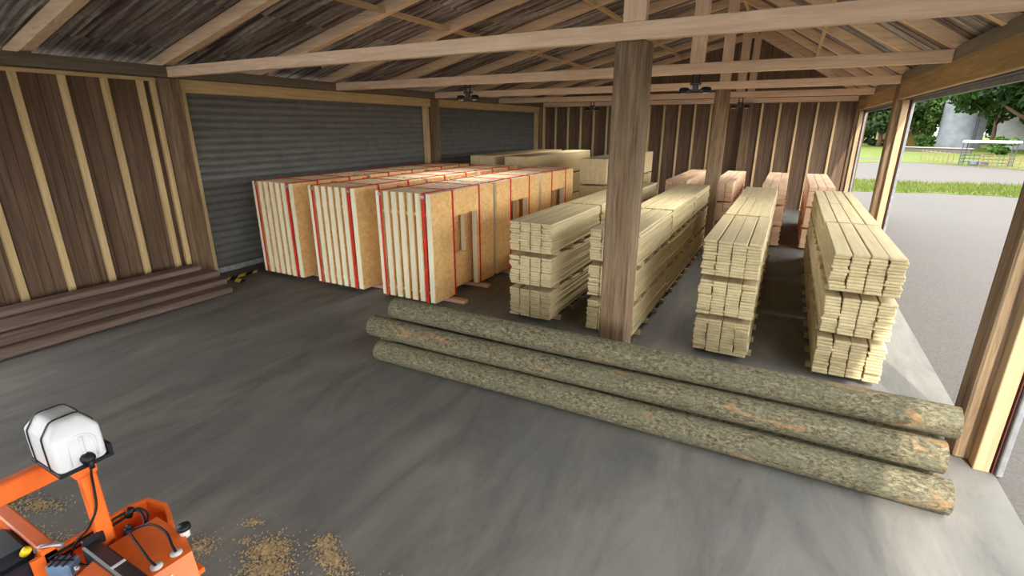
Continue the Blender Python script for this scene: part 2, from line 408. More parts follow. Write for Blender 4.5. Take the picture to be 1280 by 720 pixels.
# posts
def post(x0, x1, y0, y1, z1, label):
    m = MB(); n = 24
    # slightly uneven hewn faces
    xs = [x0, x1]; ys = [y0, y1]
    m.obox(((x0+x1)/2, (y0+y1)/2, z1/2), (1,0,0), (0,1,0), (0,0,1), (x1-x0)/2, (y1-y0)/2, z1/2, .025)
    tag(m.build('timber_post', M['post']), label, 'post', 'timber posts of the barn')
post(-2.40, -1.95, 7.50, 7.95, 5.15, 'thick weathered timber post standing behind the bark covered logs')
post(-2.40, -1.98, 18.18, 18.6, 5.15, 'weathered post between the pale and reddish stacks in mid barn')
post(-2.38, -1.95, 28.7, 29.02, 5.15, 'weathered post standing against the far gable wall')
for y, l in ((7.41, 'weathered post between the batten wall and the nearer roller door'), (18.2, 'weathered post between the two roller doors'), (29.02, 'weathered corner post between far roller door and gable wall')):
    post(-13.92 if y < 29 else -13.9, -13.6 if y < 29 else -13.52, y, y+.44 if y < 29 else y+.12, 5.148, l)
for y, l in ((7.41, 'weathered doorway post beside the ends of the logs'), (18.2, 'weathered doorway post halfway along the open side'), (29.02, 'weathered doorway post at the far corner of the open side')):
    post(2.38, 2.78, y, y+(.44 if y < 29 else .13), 5.18, l)

# roof: corrugated sheets, rafters, purlins
def tin(xa, xb, zf, rows, name, label):
    c = empty(name, ((xa+xb)/2, 12, 6.5), label, 'roof', kind='structure')
    y0, y1 = -20.0, 29.6; step = .03; ny = int((y1-y0)/step)
    m = MB(); m.sm = True
    for r in range(rows):
        p, q = xa+(xb-xa)*r/rows, xa+(xb-xa)*(r+1)/rows
        ov = .12*(1 if xb > xa else -1)
        za = zf(p)+.30; zb = zf(q+ov)+.30-.022
        vs = []
        for i in range(ny+1):
            y = y0+i*step; w = .022*math.sin(2*PI*y/.15)
            vs += [(p, y, za+w), (q+ov if r < rows-1 else q, y, zb+w)]
        m.add(vs, [(2*i, 2*i+1, 2*i+3, 2*i+2) for i in range(ny)])
    m.build('corrugated_sheet', M['tin'], c)
    return c
cl = tin(XA, -14.5, zl, 5, 'ceiling_left', 'long shallow corrugated tin roof slope over the roller doors')
cr = tin(XA, 2.95, zr, 2, 'ceiling_right', 'short steep corrugated tin roof slope over the open side')
def rafter(side, y, parent, half=.1):
    m = MB(); h = .27
    if side < 0: pts = [(-14.3, zl(-14.3)), (XA, ZA), (XA, ZA+h), (-14.3, zl(-14.3)+h)]
    else: pts = [(XA, ZA), (2.9, zr(2.9)), (2.9, zr(2.9)+h), (XA, ZA+h)]
    vs = [(x, y-half, z) for x, z in pts]+[(x, y+half, z) for x, z in pts]
    m.add(vs, [(0,1,2,3),(7,6,5,4),(0,4,5,1),(1,5,6,2),(2,6,7,3),(3,7,4,0)])
    m.build('rafter', M['rafter'], parent)
RY = [7.62-2.665, 7.62+2.66, 12.9+2.7, 18.3+2.7, 23.7+2.7, -.4, -5.7, -11, -16.3]
for y in RY:
    rafter(-1, y, cl); rafter(1, y, cr)
for x, p in ((-8.92, cl), (-5.62, cl)):
    m = MB(); m.bar((x,-19.8,zl(x)+.07), (x,29.1,zl(x)+.07), .13, .1); m.build('purlin', M['purlin'], p)
m = MB(); m.bar((.37,-19.8,zr(.37)+.07), (.37,29.1,zr(.37)+.07), .1, .1); m.build('purlin', M['purlin'], cr)
m = MB(); m.box(XA-.05, XA+.05, -19.8, 29.1, ZA+.02, ZA+.3); m.build('ridge_board', M['purlin'], cl)

tl = ['nearest roof truss, its tie beam carried by the thick centre post', 'second roof truss, with two black lamps hanging from its tie beam',
      'third roof truss, carried by the post in mid barn', 'fourth roof truss, with the two farther lamps hanging from its tie beam', 'last roof truss, set against the far gable wall']
for y, l in zip(TY, tl):
    t = empty('roof_truss', (XA, y+.1, ZT0), l, 'truss', 'roof trusses')
    m = MB(); m.box(-13.49, 2.41, y, y+.15, ZT0, ZT1, .01); m.build('tie_beam', M['truss_x'], t)
    m = MB(); m.box(-2.31, -1.99, y+.01, y+.14, ZT1, ZA+.1, .01); m.build('king_post', M['truss_z'], t)
    rafter(-1, y+.1, t); rafter(1, y+.1, t)

# hanging lamps
def lamp(x, y, label):
    t = empty('hanging_lamp', (x, y+.075, 4.5), label, 'lamp', 'black lamps under the tie beams')
    yc = y+.075
    for s in (-1, 1):
        m = MB(); m.cyl((x+s*.07, yc, ZT0+.002), (x+s*.07, yc, 4.95), .02, 10); m.build('stem', M['navy'], t)
    m = MB(); m.box(x-.12, x+.12, yc-.07, yc+.07, 4.92, 4.97, .015); m.box(x-.06, x+.06, yc-.05, yc+.05, 4.80, 4.93, .012); m.box(x-.2, x+.2, yc-.03, yc+.03, 4.79, 4.83, .01); m.build('bracket', M['navy'], t)
    for s in (-1, 1):
        m = MB(); m.tube([(x+s*.235, yc, 4.875), (x+s*.235, yc, 4.85), (x+s*.24, yc-.02, 4.77), (x+s*.24, yc-.02, 4.745)], [.06,.11,.125,.115], 18)
        h = m.build('lamp_head', M['black'], t)
        m = MB(); m.tube([(x+s*.24, yc-.02, 4.7445), (x+s*.24, yc-.02, 4.735)], [.08,.07], 18); m.build('lens', M['lens'], h)
lamp(-8.37, 12.8, 'black twin headed lamp hanging in front of the roller doors')
lamp(-2.14, 12.8, 'black twin headed lamp hanging beside the post line, nearer one')
lamp(-8.48, 23.6, 'small distant black lamp hanging over the tall beige packs')
lamp(-2.09, 23.6, 'small distant black lamp hanging over the reddish timber')

for lx, ly in ((-8.37,12.875),(-2.14,12.875),(-8.48,23.675),(-2.09,23.675)):  # fill light added below the hanging lamps, which are themselves unlit
    pl = bpy.data.lights.new('lamp_fill','SPOT'); pl.energy = 330; pl.shadow_soft_size = .2; pl.color = (1,.99,.97); pl.spot_size = math.radians(172); pl.spot_blend = 1.0
    po = bpy.data.objects.new('lamp_fill', pl); po.location = (lx, ly-.02, 4.71); C.objects.link(po)
# ------------------------------------------------------------------ pale plank stacks
COLS, LAY, TIERS = 4, 12, 3
PT, BH = .0512, .104            # plank thickness, bearer height
STX = [(-4.92, -3.95), (-3.16, -2.2), (-1.09, -.16), (.83, 1.78)]
UY = [(9.02, 11.97), (12.12, 15.07), (15.22, 18.12)]
ORD = ['top','second','third','fourth','fifth','sixth','seventh','eighth','ninth','tenth','eleventh','twelfth']
CORD = ['first','second','third','fourth']
TN = ['bottom','middle','top']
SN = ['stack beside wall panels', 'stack behind thick post', 'narrow aisle stack', 'stack by yard']
pm = MB(); pm.obox((0,0,PT/2), (1,0,0), (0,1,0), (0,0,1), .1125, 1.475, PT/2-.001, .011)
plank_me = pm.mesh('plank', M['plank'])
rest = MB(); rest_b = MB(); n_ind = 0
for si, (xa, xb) in enumerate(STX):
    cw = (xb-xa)/COLS
    for ui, (ya, yb) in enumerate(UY):
        for ti in range(TIERS):
            z0 = ti*(LAY*PT+BH)
            for bi in range(4):
                yy = ya+.42+bi*(yb-ya-.84)/3
                ext = .06 if ti == 0 else .02
                q = MB(); q.box(xa-ext, xb+ext, yy-.04, yy+.04, z0, z0+BH, .006)
                if ui == 0 and bi < 4 and (si >= 2 or bi < 2):
                    bl = ('short pale bearer, %s from the near end, under the %s tier, %s' % (CORD[bi], TN[ti], SN[si]))
                    tag(q.build('bearer', M['bearer']), bl, 'bearer', 'bearers under the pale plank stacks')
                else: rest_b.add(q.v, q.f)
            for ly in range(LAY):
                for co in range(COLS):
                    outer = co in (0, COLS-1)
                    dx = random.uniform(-.006,.006)+(random.choice((0,0,-.012,.012)) if outer else 0)
                    dy = random.uniform(-.012,.012)+(random.choice((0,0,.03,-.02)) if outer else 0)
                    x = xa+cw*(co+.5)+dx; y = (ya+yb)/2+dy; z = z0+BH+ly*PT
                    top = ti == TIERS-1 and ly == LAY-1
                    if ui == 0 and (si >= 2 or (top and si < 2)):
                        o = bpy.data.objects.new('plank', plank_me); o.location = (x, y, z); C.objects.link(o); n_ind += 1
                        lbl = 'pale plank, %s layer down, column %s from yard, %s tier, %s' % (ORD[LAY-1-ly], ['one','two','three','four'][COLS-1-co], TN[ti], SN[si])
                        tag(o, lbl, 'plank', 'pale planks in the near stacks')
                    else:
                        rest.obox((x, y, z+PT/2), (1,0,0), (0,1,0), (0,0,1), .1125, (yb-ya)/2-.005, PT/2-.001, .008)
tag(rest.build('planks', M['plank'], loc=(-1.5, 13, 0)), 'remaining pale planks of the four plank rows', 'planks', kind='stuff')
tag(rest_b.build('bearers', M['bearer'], loc=(-1.5, 13, 0)), 'remaining short bearers of the four plank rows', 'bearers', kind='stuff')

# ------------------------------------------------------------------ reddish timber blocks behind them
PX = [(-3.93, -3.18), (-2.35, -1.59), (-.68, .08), (.72, 1.48)]
PN = ['reddish stack seen past the thick post', 'reddish stack past the mid barn post', 'reddish stack beside the narrow aisle', 'reddish stack by the open side']
PL, PH, PB = .93, .163, .06
bmsh = MB(); bmsh.obox((0,0,PH/2), (1,0,0), (0,1,0), (0,0,1), .122, PL/2-.006, PH/2-.002, .01)
block_me = bmsh.mesh('timber_block', M['pink'])
prest = MB(); ROWN = ['first','second','third','fourth','fifth','sixth']
LN = ['bottom','second','third','fourth','fifth','sixth','seventh','eighth','ninth','tenth','eleventh','top']
for si, (xa, xb) in enumerate(PX):
    for ti in range(3):
        z0 = ti*(4*PH+PB)
        for r in range(6):
            q = MB(); yy = 19.35+PL*(r+.5)
            q.box(xa-.03, xb+.03, yy-.04, yy+.04, z0, z0+PB); prest.add(q.v, q.f)
        for l in range(4):
            lv = ti*4+l
            for r in range(6):
                for c in range(3):
                    x = xa+.253*(c+.5)+random.uniform(-.004,.004); y = 19.35+PL*(r+.5)+random.uniform(-.006,.006); z = z0+PB+l*PH
                    side = (c == 0 if si == 3 else c == 2)
                    if lv == 11 or (side and (si >= 2 or lv >= 3)):
                        o = bpy.data.objects.new('timber_block', block_me); o.location = (x,y,z); C.objects.link(o)
                        tag(o, 'timber block, %s row back, %s level, %s column, %s' % (ROWN[r], LN[lv], CORD[c], PN[si]), 'timber block', 'reddish timber blocks')
                    else: prest.obox((x,y,z+PH/2), (1,0,0), (0,1,0), (0,0,1), .122, PL/2-.006, PH/2-.002)
tag(prest.build('timber_blocks', M['pink'], loc=(-1.5, 22, 0)), 'remaining reddish timber blocks and their bearers', 'timber blocks', kind='stuff')

# ------------------------------------------------------------------ tall beige packs in the far corner
for (xa, xb), nm in zip(((-11.6, -10.5), (-9.98, -8.94), (-6.78, -5.78)), ('nearest the roller doors', 'in the middle', 'behind the thick post')):
    for ti in range(3):
        z0 = ti*.967
        t = empty('timber_pack', ((xa+xb)/2, 21.4, z0), 'long beige timber pack, %s of the tall far stack %s' % (TN[ti], nm), 'timber pack', 'tall beige timber packs')
        m = MB()
        for c in range(5):
            w = (xb-xa)/5; m.box(xa+w*c+.001, xa+w*(c+1)-.001, 17.9, 24.98, z0+.06, z0+.965, .006)
        m.build('laminated_body', M['pack'], t)
        for y in (18.6, 21.4, 24.2):
            m = MB(); m.box(xa+.06, xb+.03, y-.06, y+.06, z0+.001, z0+.06); m.build('bearer', M['bearer'], t)

# ------------------------------------------------------------------ strapped wall panel bundles
def panel_frame(x0, x1, y0, y1, z0, z1, mb, openings=()):
    """sole plate, top plate, end studs (and studs round an opening)"""
    mb.box(x0, x1, y0, y0+.06, z0, z1, .004); mb.box(x0, x1, y1-.06, y1, z0, z1, .004)
    mb.box(x0+.003, x1-.003, y0+.06, y1-.06, z1-.06, z1, .004)
    if not openings: mb.box(x0+.003, x1-.003, y0+.06, y1-.06, z0, z0+.06, .004)
    for a, b, c, d in openings:
        if c <= z0+.01:
            mb.box(x0+.003, x1-.003, y0+.06, a-.06, z0, z0+.06); mb.box(x0+.003, x1-.003, b+.06, y1-.06, z0, z0+.06)
        else:
            mb.box(x0+.003, x1-.003, y0+.06, y1-.06, z0, z0+.06); mb.box(x0+.004, x1-.004, a, b, c-.06, c)
        mb.box(x0+.002, x1-.002, a-.06, a, z0, z1-.06); mb.box(x0+.002, x1-.002, b, b+.06, z0, z1-.06)
        mb.box(x0+.004, x1-.004, a, b, d, d+.06)
def sheet(x0, x1, y0, y1, z0, z1, mb, hole=None):
    if not hole: mb.box(x0, x1, y0, y1, z0, z1); return
    a, b, c, d = hole
    mb.box(x0, x1, y0, a, z0, z1); mb.box(x0, x1, b, y1, z0, z1); mb.box(x0, x1, a, b, d, z1)
    if c > z0+.01: mb.box(x0, x1, a, b, z0, c)
BW, BL, BZ0, BZ1 = 1.60, 2.66, .12, 2.62
def bundle(x1, y0, label):
    x0 = x1-BW; y1 = y0+BL
    t = empty('wall_panel_bundle', ((x0+x1)/2, (y0+y1)/2, 0), label, 'panel bundle', 'strapped wall panel bundles')
    npan = 7; pitch = BW/npan
    for k in range(npan):
        a = x0+pitch*k+.012; hole = None
        door = (y0+.84, y0+1.84, BZ0, BZ0+1.9); win = (y0+1.15, y0+1.75, BZ0+.86, BZ0+1.86)
        if k == npan-1: hole = door
        elif k == npan-2: hole = win
        fx1 = x1-.02 if k == npan-1 else a+.13
        fx0 = fx1-.13
        m = MB(); panel_frame(fx0, fx1, y0, y1, BZ0, BZ1, m, [hole] if hole else ())
        p = m.build('wall_panel', M['cream'], t)
        m = MB(); sheet(fx1+.0005, fx1+.0195, y0+.01, y1-.01, BZ0, BZ1-.004, m, hole); m.build('sheathing', M['osb'], p)
        if hole is None:
            m = MB(); m.box(fx0+.02, fx1-.002, y0+.061, y1-.061, BZ0+.062, BZ1-.062); m.build('insulation', M['creamy'], p)
    for y in (y0+.045,):
        for z in (BZ0+.18, BZ0+2.0):
            m = MB(); m.box(x0+.05, x1-.05, y, y+.012, z, z+.07); m.build('spacer_strip', M['osb'], t)
    # straps: two loops over the length, two over the width
    e = .012
    for x, w in ((x0+.15, .055), (x1-.22, .075)):
        m = MB()
        for a in ((x-w/2, x+w/2, y0-e, y0-.002, BZ0-e, BZ1+e), (x-w/2, x+w/2, y1+.002, y1+e, BZ0-e, BZ1+e), (x-w/2, x+w/2, y0-.002, y1+.002, BZ1+.002, BZ1+e)): m.box(*a)
        m.build('strap', M['red'], t)
        m = MB(); m.box(x-w/2-.012, x+w/2+.012, y0-e-.02, y0-.004, BZ1-.1, BZ1-.04, .004); m.build('buckle', M['steel'], t)
    for y, w in ((y0+.80, .055), (y0+1.95, .055)):
        m = MB(); f = .022
        for a in ((x1+.002, x1+e, y-w/2, y+w/2, BZ0-.026, BZ1+f), (x0-e, x0-.002, y-w/2, y+w/2, BZ0-.026, BZ1+f), (x0-.002, x1+.002, y-w/2, y+w/2, BZ1+e+.001, BZ1+f), (x0-.002, x1+.002, y-w/2, y+w/2, BZ0-.026, BZ0-e-.001)): m.box(*a)
        m.build('strap', M['red'], t)
    for y, ex in ((y0+.62, .42), (y0+1.95, .26)):
        m = MB(); m.box(x0-.02, x1+ex, y-.08, y+.08, 0, BZ0-.028, .012); m.build('bearer', M['pinkbearer'], t)
    return t
BX = [(-11.08, 'column nearest the roller doors'), (-8.92, 'middle column'), (-6.69, 'column showing doorway openings')]
BYY = [(8.72, 'front'), (11.53, 'second'), (14.34, 'rear')]
for x1, cn in BX:
    for y0, rn in BYY:
        bundle(x1, y0, 'strapped wall panel bundle, %s one of the %s' % (rn, cn))

# ------------------------------------------------------------------ logs
def log(x0, x1, y, r, zb, slope, label, seed):
    t = empty('log', ((x0+x1)/2, y, zb), label, 'log', 'bark covered logs on the floor')
    m = MB(); m.sm = True; n, k = 48, 150; rr = np.random.default_rng(seed)
    ph = rr.uniform(0, 6.28, 12); vs = []
    G = rr.normal(0, 1, (k+1, n))
    for _ in range(1): G = (G+np.roll(G,1,1)+np.roll(G,-1,1))/2.2
    for i in range(k+1):
        x = x0+(x1-x0)*i/k
        cy = y+slope*(x-(x0+x1)/2)+.015*math.sin(x*.7+ph[0])
        for j in range(n):
            a = 2*PI*j/n
            q = r*(1+.02*math.sin(2*a+ph[1]+x*.3)+.014*math.sin(3*a+ph[2]-x*.8)+.012*math.sin(x*2.1+ph[3]+a)+.02*G[i,j]*(.4)-.02)
            vs.append((x, cy+q*math.cos(a), r*1.0+q*math.sin(a)*.98))
    mn = min(p[2] for p in vs); vs = [(a,b,c-mn+.001+zb) for a,b,c in vs]
    m.add(vs, [(i*n+j, i*n+(j+1)%n, (i+1)*n+(j+1)%n, (i+1)*n+j) for i in range(k) for j in range(n)])
    m.build('bark', M['bark'], t)
    for e, xx, nm in ((0, x0, -1), (k, x1, 1)):
        c = MB(); ring = vs[e*n:(e+1)*n]; cen = (xx+nm*.006, sum(p[1] for p in ring)/n, sum(p[2] for p in ring)/n)
        c.add(list(ring)+[cen], [((j, (j+1)%n, n) if nm > 0 else ((j+1)%n, j, n)) for j in range(n)]); c.build('cut_end', M['endgrain'], t)
log(-5.96, 2.05, 6.13, .192, .0, .008, 'lowest bark covered log along the front of the log pile', 1)
log(-6.30, 1.98, 6.345, .192, .336, .008, 'bark covered log in the middle of the sloping front of the pile', 2)
log(-5.95, 2.08, 6.56, .192, .672, .008, 'topmost bark covered log of the pile', 3)
log(-6.2, 2.0, 6.535, .192, .0, .008, 'bark covered log on the floor in the middle of the pile', 4)
log(-6.1, 1.95, 6.94, .192, .0, .008, 'bark covered log on the floor along the back of the pile', 5)
log(-6.0, 1.98, 6.75, .192, .336, .008, 'bark covered log of the second layer along the back of the pile', 6)

# ------------------------------------------------------------------ heap of dark boards along the batten wall
BD = [ # x0, x1, z0, z1, yend, label
 (-12.34,-11.93,.0,.155,7.22,'dark old board lying on the floor at the open edge of the heap'),
 (-12.77,-12.36,.0,.155,7.12,'dark old board on the floor, second from the open edge'),
 (-13.20,-12.79,.0,.155,7.2,'dark old board on the floor, third from the open edge'),
 (-13.63,-13.22,.0,.155,7.1,'dark old board on the floor against the batten wall'),
 (-12.66,-12.22,.157,.31,7.3,'dark old board at the open edge of the second layer'),
 (-13.12,-12.68,.157,.31,7.28,'dark old board in the middle of the second layer'),
 (-13.58,-13.14,.157,.31,7.2,'dark old board of the second layer against the batten wall'),
 (-13.02,-12.58,.312,.46,7.36,'dark old board at the open edge of the third layer'),
 (-13.50,-13.04,.312,.46,7.25,'dark old board of the third layer against the batten wall'),
 (-13.44,-13.02,.462,.585,7.15,'dark old board lying alone on top of the heap')]
for i, (x0,x1,z0,z1,ye,l) in enumerate(BD):
    y0 = -1.2+random.uniform(-.3,.3); m = MB(); k = 10
    prof = [(x0+.02,z0),(x1-.03,z0),(x1,z0+.03),(x1-.008,z1-.03),(x1-.035,z1-.006),(x0+.03,z1),(x0,z1-.03),(x0,z0+.02)]
    n = len(prof); vs = []
    for j in range(k+1):
        y = y0+(ye-y0)*j/k; w = .008*math.sin(y*1.3+i*2)
        vs += [(a+w, y, c) for a, c in prof]
    m.add(vs, [(j*n+a, (j+1)*n+a, (j+1)*n+(a+1)%n, j*n+(a+1)%n) for j in range(k) for a in range(n)]+[tuple(range(n)), tuple(k*n+a for a in range(n))[::-1]])
    tag(m.build('old_board', M['oldboard']), l, 'board', 'dark old boards heaped along the wall')

# floor marking
m = MB(); w = .2
m.prism([(-13.3,8.0),(-13.3+w*.5,7.86),(-12.5,7.86),(-12.62,8.06),(-13.08,8.06),(-13.08,8.72),(-13.3,8.9)], .0005, .006)
tag(m.build('floor_marking', M['hazard']), 'yellow and black striped corner marking on the floor by the roller door', 'floor marking')

# sawdust scatter
m = MB()
def heap(cx, cy, rx, ry, n, rot=0):
    for _ in range(n):
        a = rng.uniform(0,2*PI); q = abs(rng.normal(0,.5)); s = rng.uniform(.006,.016)
        u, v = q*math.cos(a)*rx, q*math.sin(a)*ry
        x, y = cx+u*math.cos(rot)-v*math.sin(rot), cy+u*math.sin(rot)+v*math.cos(rot)
        b = rng.uniform(0,PI); c, d = math.cos(b)*s, math.sin(b)*s; z = rng.uniform(.001,.012)
        m.add([(x-c,y-d,z),(x+d*.6,y-c*.6,z+.003),(x+c,y+d,z+.006),(x-d*.6,y+c*.6,z+.002)], [(0,1,2,3)])
for a in ((-3.98,2.30,.28,.2,1500,.4),(-3.78,2.15,.3,.16,1300,.6),(-3.55,2.62,.16,.12,420,0),(-3.35,2.52,.3,.14,900,-.2),(-4.45,2.46,.16,.08,160,.5),(-4.3,2.25,.08,.06,60,0),(-3.6,2.72,.05,.05,20,0),
          (-6.75,1.5,.35,.18,500,.3),(-5.6,1.75,.35,.2,900,.3),(-6.3,1.15,.4,.25,1400,.2),(-5.7,1.3,.5,.3,1200,.2),(-4.6,2.0,.25,.2,260,0),(-3.0,2.35,.3,.2,300,0),(-2.6,2.6,.25,.1,120,0),(-7.2,1.3,.4,.25,900,0)): heap(*a)
tag(m.build('sawdust', M['sawdust']), 'pale sawdust scattered on the concrete around the orange sawmill', 'sawdust', kind='stuff')

# ------------------------------------------------------------------ orange portable sawmill
S = empty('portable_sawmill', (-4.4, 1.2, 0), 'orange portable sawmill carrying a white water tank with black straps', 'sawmill')
def sp(name, m, mat, parent=None): return m.build(name, M[mat], parent or S)
m = MB(); m.bar((-4.76,-.6,1.43),(-4.76,1.32,1.43),.10,.17,c=.012); sp('upper_beam', m, 'orange')
m = MB(); m.box(-4.8,-4.3,1.18,1.32,1.5,1.575,.01); sp('tank_shelf', m, 'orange')
m = MB(); m.bar((-4.36,1.26,1.5),(-4.36,1.26,.35),.10,.10,up=(0,1,0),c=.012); sp('mast', m, 'orange')
m = MB(); m.bar((-5.9,.98,.87),(-4.55,.98,.87),.1,.13,c=.012); sp('cross_beam', m, 'orange')
m = MB(); m.bar((-4.9,-.5,.85),(-4.9,.93,.85),.1,.12,c=.012); sp('side_beam', m, 'orange')
m = MB(); m.bar((-4.68,.93,.80),(-4.66,.93,.62),.06,.08,up=(0,1,0),c=.01); sp('gusset', m, 'orange')
# tray with bent guard
m = MB(); zt = .9; T = .03
path = [(-4.58,.86),(-4.58,1.55),(-4.53,1.66),(-4.31,1.70),(-4.18,1.66),(-4.05,1.6)]
inn = [(-4.55,.86),(-4.55,1.535),(-4.51,1.63),(-4.31,1.668),(-4.20,1.635),(-4.07,1.575)]
for a in range(len(path)-1):
    p, q, r_, s_ = path[a], path[a+1], inn[a+1], inn[a]
    m.prism([p, s_, r_, q], .42, zt)
sp('side_guard', m, 'orange')
m = MB(); m.box(-4.56,-3.7,.86,1.6,.55,.6,.005); m.box(-4.4,-4.15,.9,1.2,.6,.74,.03); sp('tray', m, 'orange')
for x, y in ((-4.5,.9),(-4.5,1.5),(-3.75,.9),(-3.75,1.5),(-5.85,.98),(-4.9,-.45)):
    m = MB(); m.bar((x,y,0),(x,y,.56 if x > -4.8 else .8),.08,.08,up=(0,1,0),c=.006); m.box(x-.08,x+.08,y-.08,y+.08,0,.015); sp('leg', m, 'orange')
m = MB(); m.bar((-4.76,-.55,1.35),(-4.76,-.55,.85),.1,.1,up=(0,1,0)); m.bar((-4.76,-.55,.85),(-4.9,-.45,.8),.1,.1); sp('rear_mast', m, 'orange')
# hood
hd = [(-4.2,1.24,.90),(-4.2,1.56,.90),(-3.57,1.50,.90),(-3.57,1.0,.90),(-4.2,1.0,.90)]
m = MB()
top = [(-4.22,1.22,.90),(-4.22,1.57,.90),(-3.78,1.555,.925),(-3.58,1.49,.92),(-3.62,.95,.92),(-4.1,.95,.9)]
bot = [(x, y, .62) for x, y, z in top]; bot[3] = (-3.44,1.45,.66); bot[4] = (-3.5,.95,.66)
n = len(top); m.add(top+bot, [tuple(range(n))[::-1], tuple(range(n,2*n))]+[(i,(i+1)%n,n+(i+1)%n,n+i) for i in range(n)])
hood = sp('hood', m, 'orange')
m = MB(); m.bar((-3.425,1.47,.655),(-3.49,.96,.655),.03,.02); m.build('edge_strip', M['black'], hood)
for y in (1.42, 1.28):
    m = MB(); m.tube([(-3.66,y,.923),(-3.66,y,.934)],[.042,.04],18); g = m.build('grommet', M['whitebar'], hood)
m = MB(); m.obox((-3.535,1.3,.80),Vector((0,1,0)),Vector((.08,0,-.26)).normalized(),Vector((.95,0,.3)).normalized(),.022,.07,.004); m.build('white_marking', M['whitebar'], hood)
m = MB(); m.tube([(-3.80,1.565,.90),(-3.80,1.565,.97)],.035,16); cp = m.build('filler_neck', M['whitebar'], hood)
m = MB(); m.tube([(-3.80,1.565,.97),(-3.80,1.565,1.0)],[.05,.047],18); m.build('filler_cap', M['black'], cp)
# black belt housing along the hood
m = MB(); m.box(-4.32,-3.45,1.09,1.2,.78,.96,.015); bh = sp('belt_housing', m, 'navy')
m = MB(); m.box(-4.33,-4.29,1.10,1.24,.9,1.0,.008); m.build('latch', M['black'], bh)
m = MB(); m.box(-3.9,-3.87,1.10,1.19,.9605,.963); m.build('white_line', M['whitebar'], bh)
# engine block with grille, handle and yellow cap
m = MB(); m.box(-5.15,-4.70,.62,.93,.62,.94,.04); m.box(-4.72,-4.62,.7,.9,.66,.86,.02); en = sp('engine_cover', m, 'navy')
m = MB(); m.obox((-4.40,.99,.82),(.86,.5,0),(-.5,.86,0),(0,0,1),.09,.06,.06,.012); gr = sp('grille_box', m, 'bluegrey')
m = MB()
for k in (-1,0,1): m.obox((-4.40+.86*.05*k,.99+.5*.05*k,.883),(.86,.5,0),(-.5,.86,0),(0,0,1),.005,.06,.004)
m.obox((-4.40,.99,.883),(.86,.5,0),(-.5,.86,0),(0,0,1),.09,.005,.004); m.build('grille_bar', M['black'], gr)
m = MB(); m.tube([(-4.66,.87,.93),(-4.63,.88,.965),(-4.60,.885,.97)],[.03,.032,.018],14); sp('oil_cap', m, 'yellow')
m = MB(); m.tube([(-4.66,.93,.90),(-4.62,.96,.93),(-4.56,1.02,.93),(-4.53,1.06,.9)],.02,10); sp('handle', m, 'steel')
m = MB(); m.tube([(-4.17,1.0,.90),(-4.17,1.0,.925)],.018,6); m.tube([(-4.30,.96,.745),(-4.30,.96,.77)],.016,6); sp('bolt', m, 'steel')
# cables and hoses
def hose(name, pts, r=.008, mat='black'):
    P = [Vector(p) for p in pts]; out = []
    for i in range(len(P)-1):
        p0, p1, p2, p3 = P[max(i-1,0)], P[i], P[i+1], P[min(i+2,len(P)-1)]
        for k in range(8):
            t = k/8; out.append(.5*((2*p1)+(-p0+p2)*t+(2*p0-5*p1+4*p2-p3)*t*t+(-p0+3*p1-3*p2+p3)*t**3))
    out.append(P[-1]); m = MB(); m.tube(out, r, 8); return sp(name, m, mat)
J = (-4.24,1.37,.90)
hose('water_hose', [(-4.235,1.26,1.58),(-4.27,1.26,1.5),(-4.295,1.26,1.38),(-4.295,1.24,1.22),(-4.33,1.195,1.10),(-4.44,1.185,.98),(-4.50,1.13,.90),(-4.42,1.05,.84),(-4.28,1.09,.80),(-4.22,1.2,.84),(-4.24,1.33,.88),J], .009)
hose('supply_hose', [J,(-4.1,1.46,.965),(-3.88,1.47,.985),(-3.72,1.43,.955),(-3.66,1.42,.93)], .010)
hose('supply_hose', [J,(-4.07,1.33,.955),(-3.85,1.29,.97),(-3.72,1.275,.95),(-3.66,1.28,.93)], .009)
for k in range(2):
    hose('cable', [(-4.53+.02*k,.95,.87-.03*k),(-4.53+.02*k,1.2,.87-.03*k),(-4.53+.02*k,1.45,.88-.03*k),(-4.44,1.545-.02*k,.91),(-4.3,1.54-.03*k,.90),(-4.2,1.45,.87),(-4.21,1.4,.8)], .010)
m = MB(); m.tube([(-4.49,1.48,.86),(-4.47,1.50,.93)],[.03,.026],12); m.tube([(-4.25,1.36,.86),(-4.24,1.37,.93)],[.036,.028],12); m.tube([(-4.24,1.38,.93),(-4.24,1.38,.96)],[.022,.018],12); sp('hose_joint', m, 'black')
m = MB(); m.box(-4.50,-4.46,1.05,1.08,.75,.79,.006); sp('clip', m, 'black')
# tank
tx0, tx1, ty0, ty1, tz0, tz1 = -4.75, -4.29, 1.10, 1.405, 1.60, 1.97
m = MB(); m.sm = True
def rrect(zz, ins, rad, n=5):
    a0, a1, b0, b1 = tx0+ins, tx1-ins, ty0+ins, ty1-ins; out = []
    for cx, cy, st in ((a1-rad,b1-rad,0),(a0+rad,b1-rad,1),(a0+rad,b0+rad,2),(a1-rad,b0+rad,3)):
        for k in range(n+1):
            a = (st+k/n)*PI/2; out.append((cx+rad*math.cos(a), cy+rad*math.sin(a), zz))
    return out
lv = [(tz0,.015,.03),(tz0+.02,0,.035),(tz0+.18,0,.035),(tz1-.11,.002,.035),(tz1-.095,.006,.036),(tz1-.03,.05,.036),(tz1-.012,.066,.034),(tz1,.085,.03)]
rings = [rrect(*a) for a in lv]; n = len(rings[0])
m.add([p for r in rings for p in r], [(i*n+j, i*n+(j+1)%n, (i+1)*n+(j+1)%n, (i+1)*n+j) for i in range(len(rings)-1) for j in range(n)]+[tuple(range(n))[::-1], tuple((len(rings)-1)*n+j for j in range(n))])
tank = sp('water_tank', m, 'white')
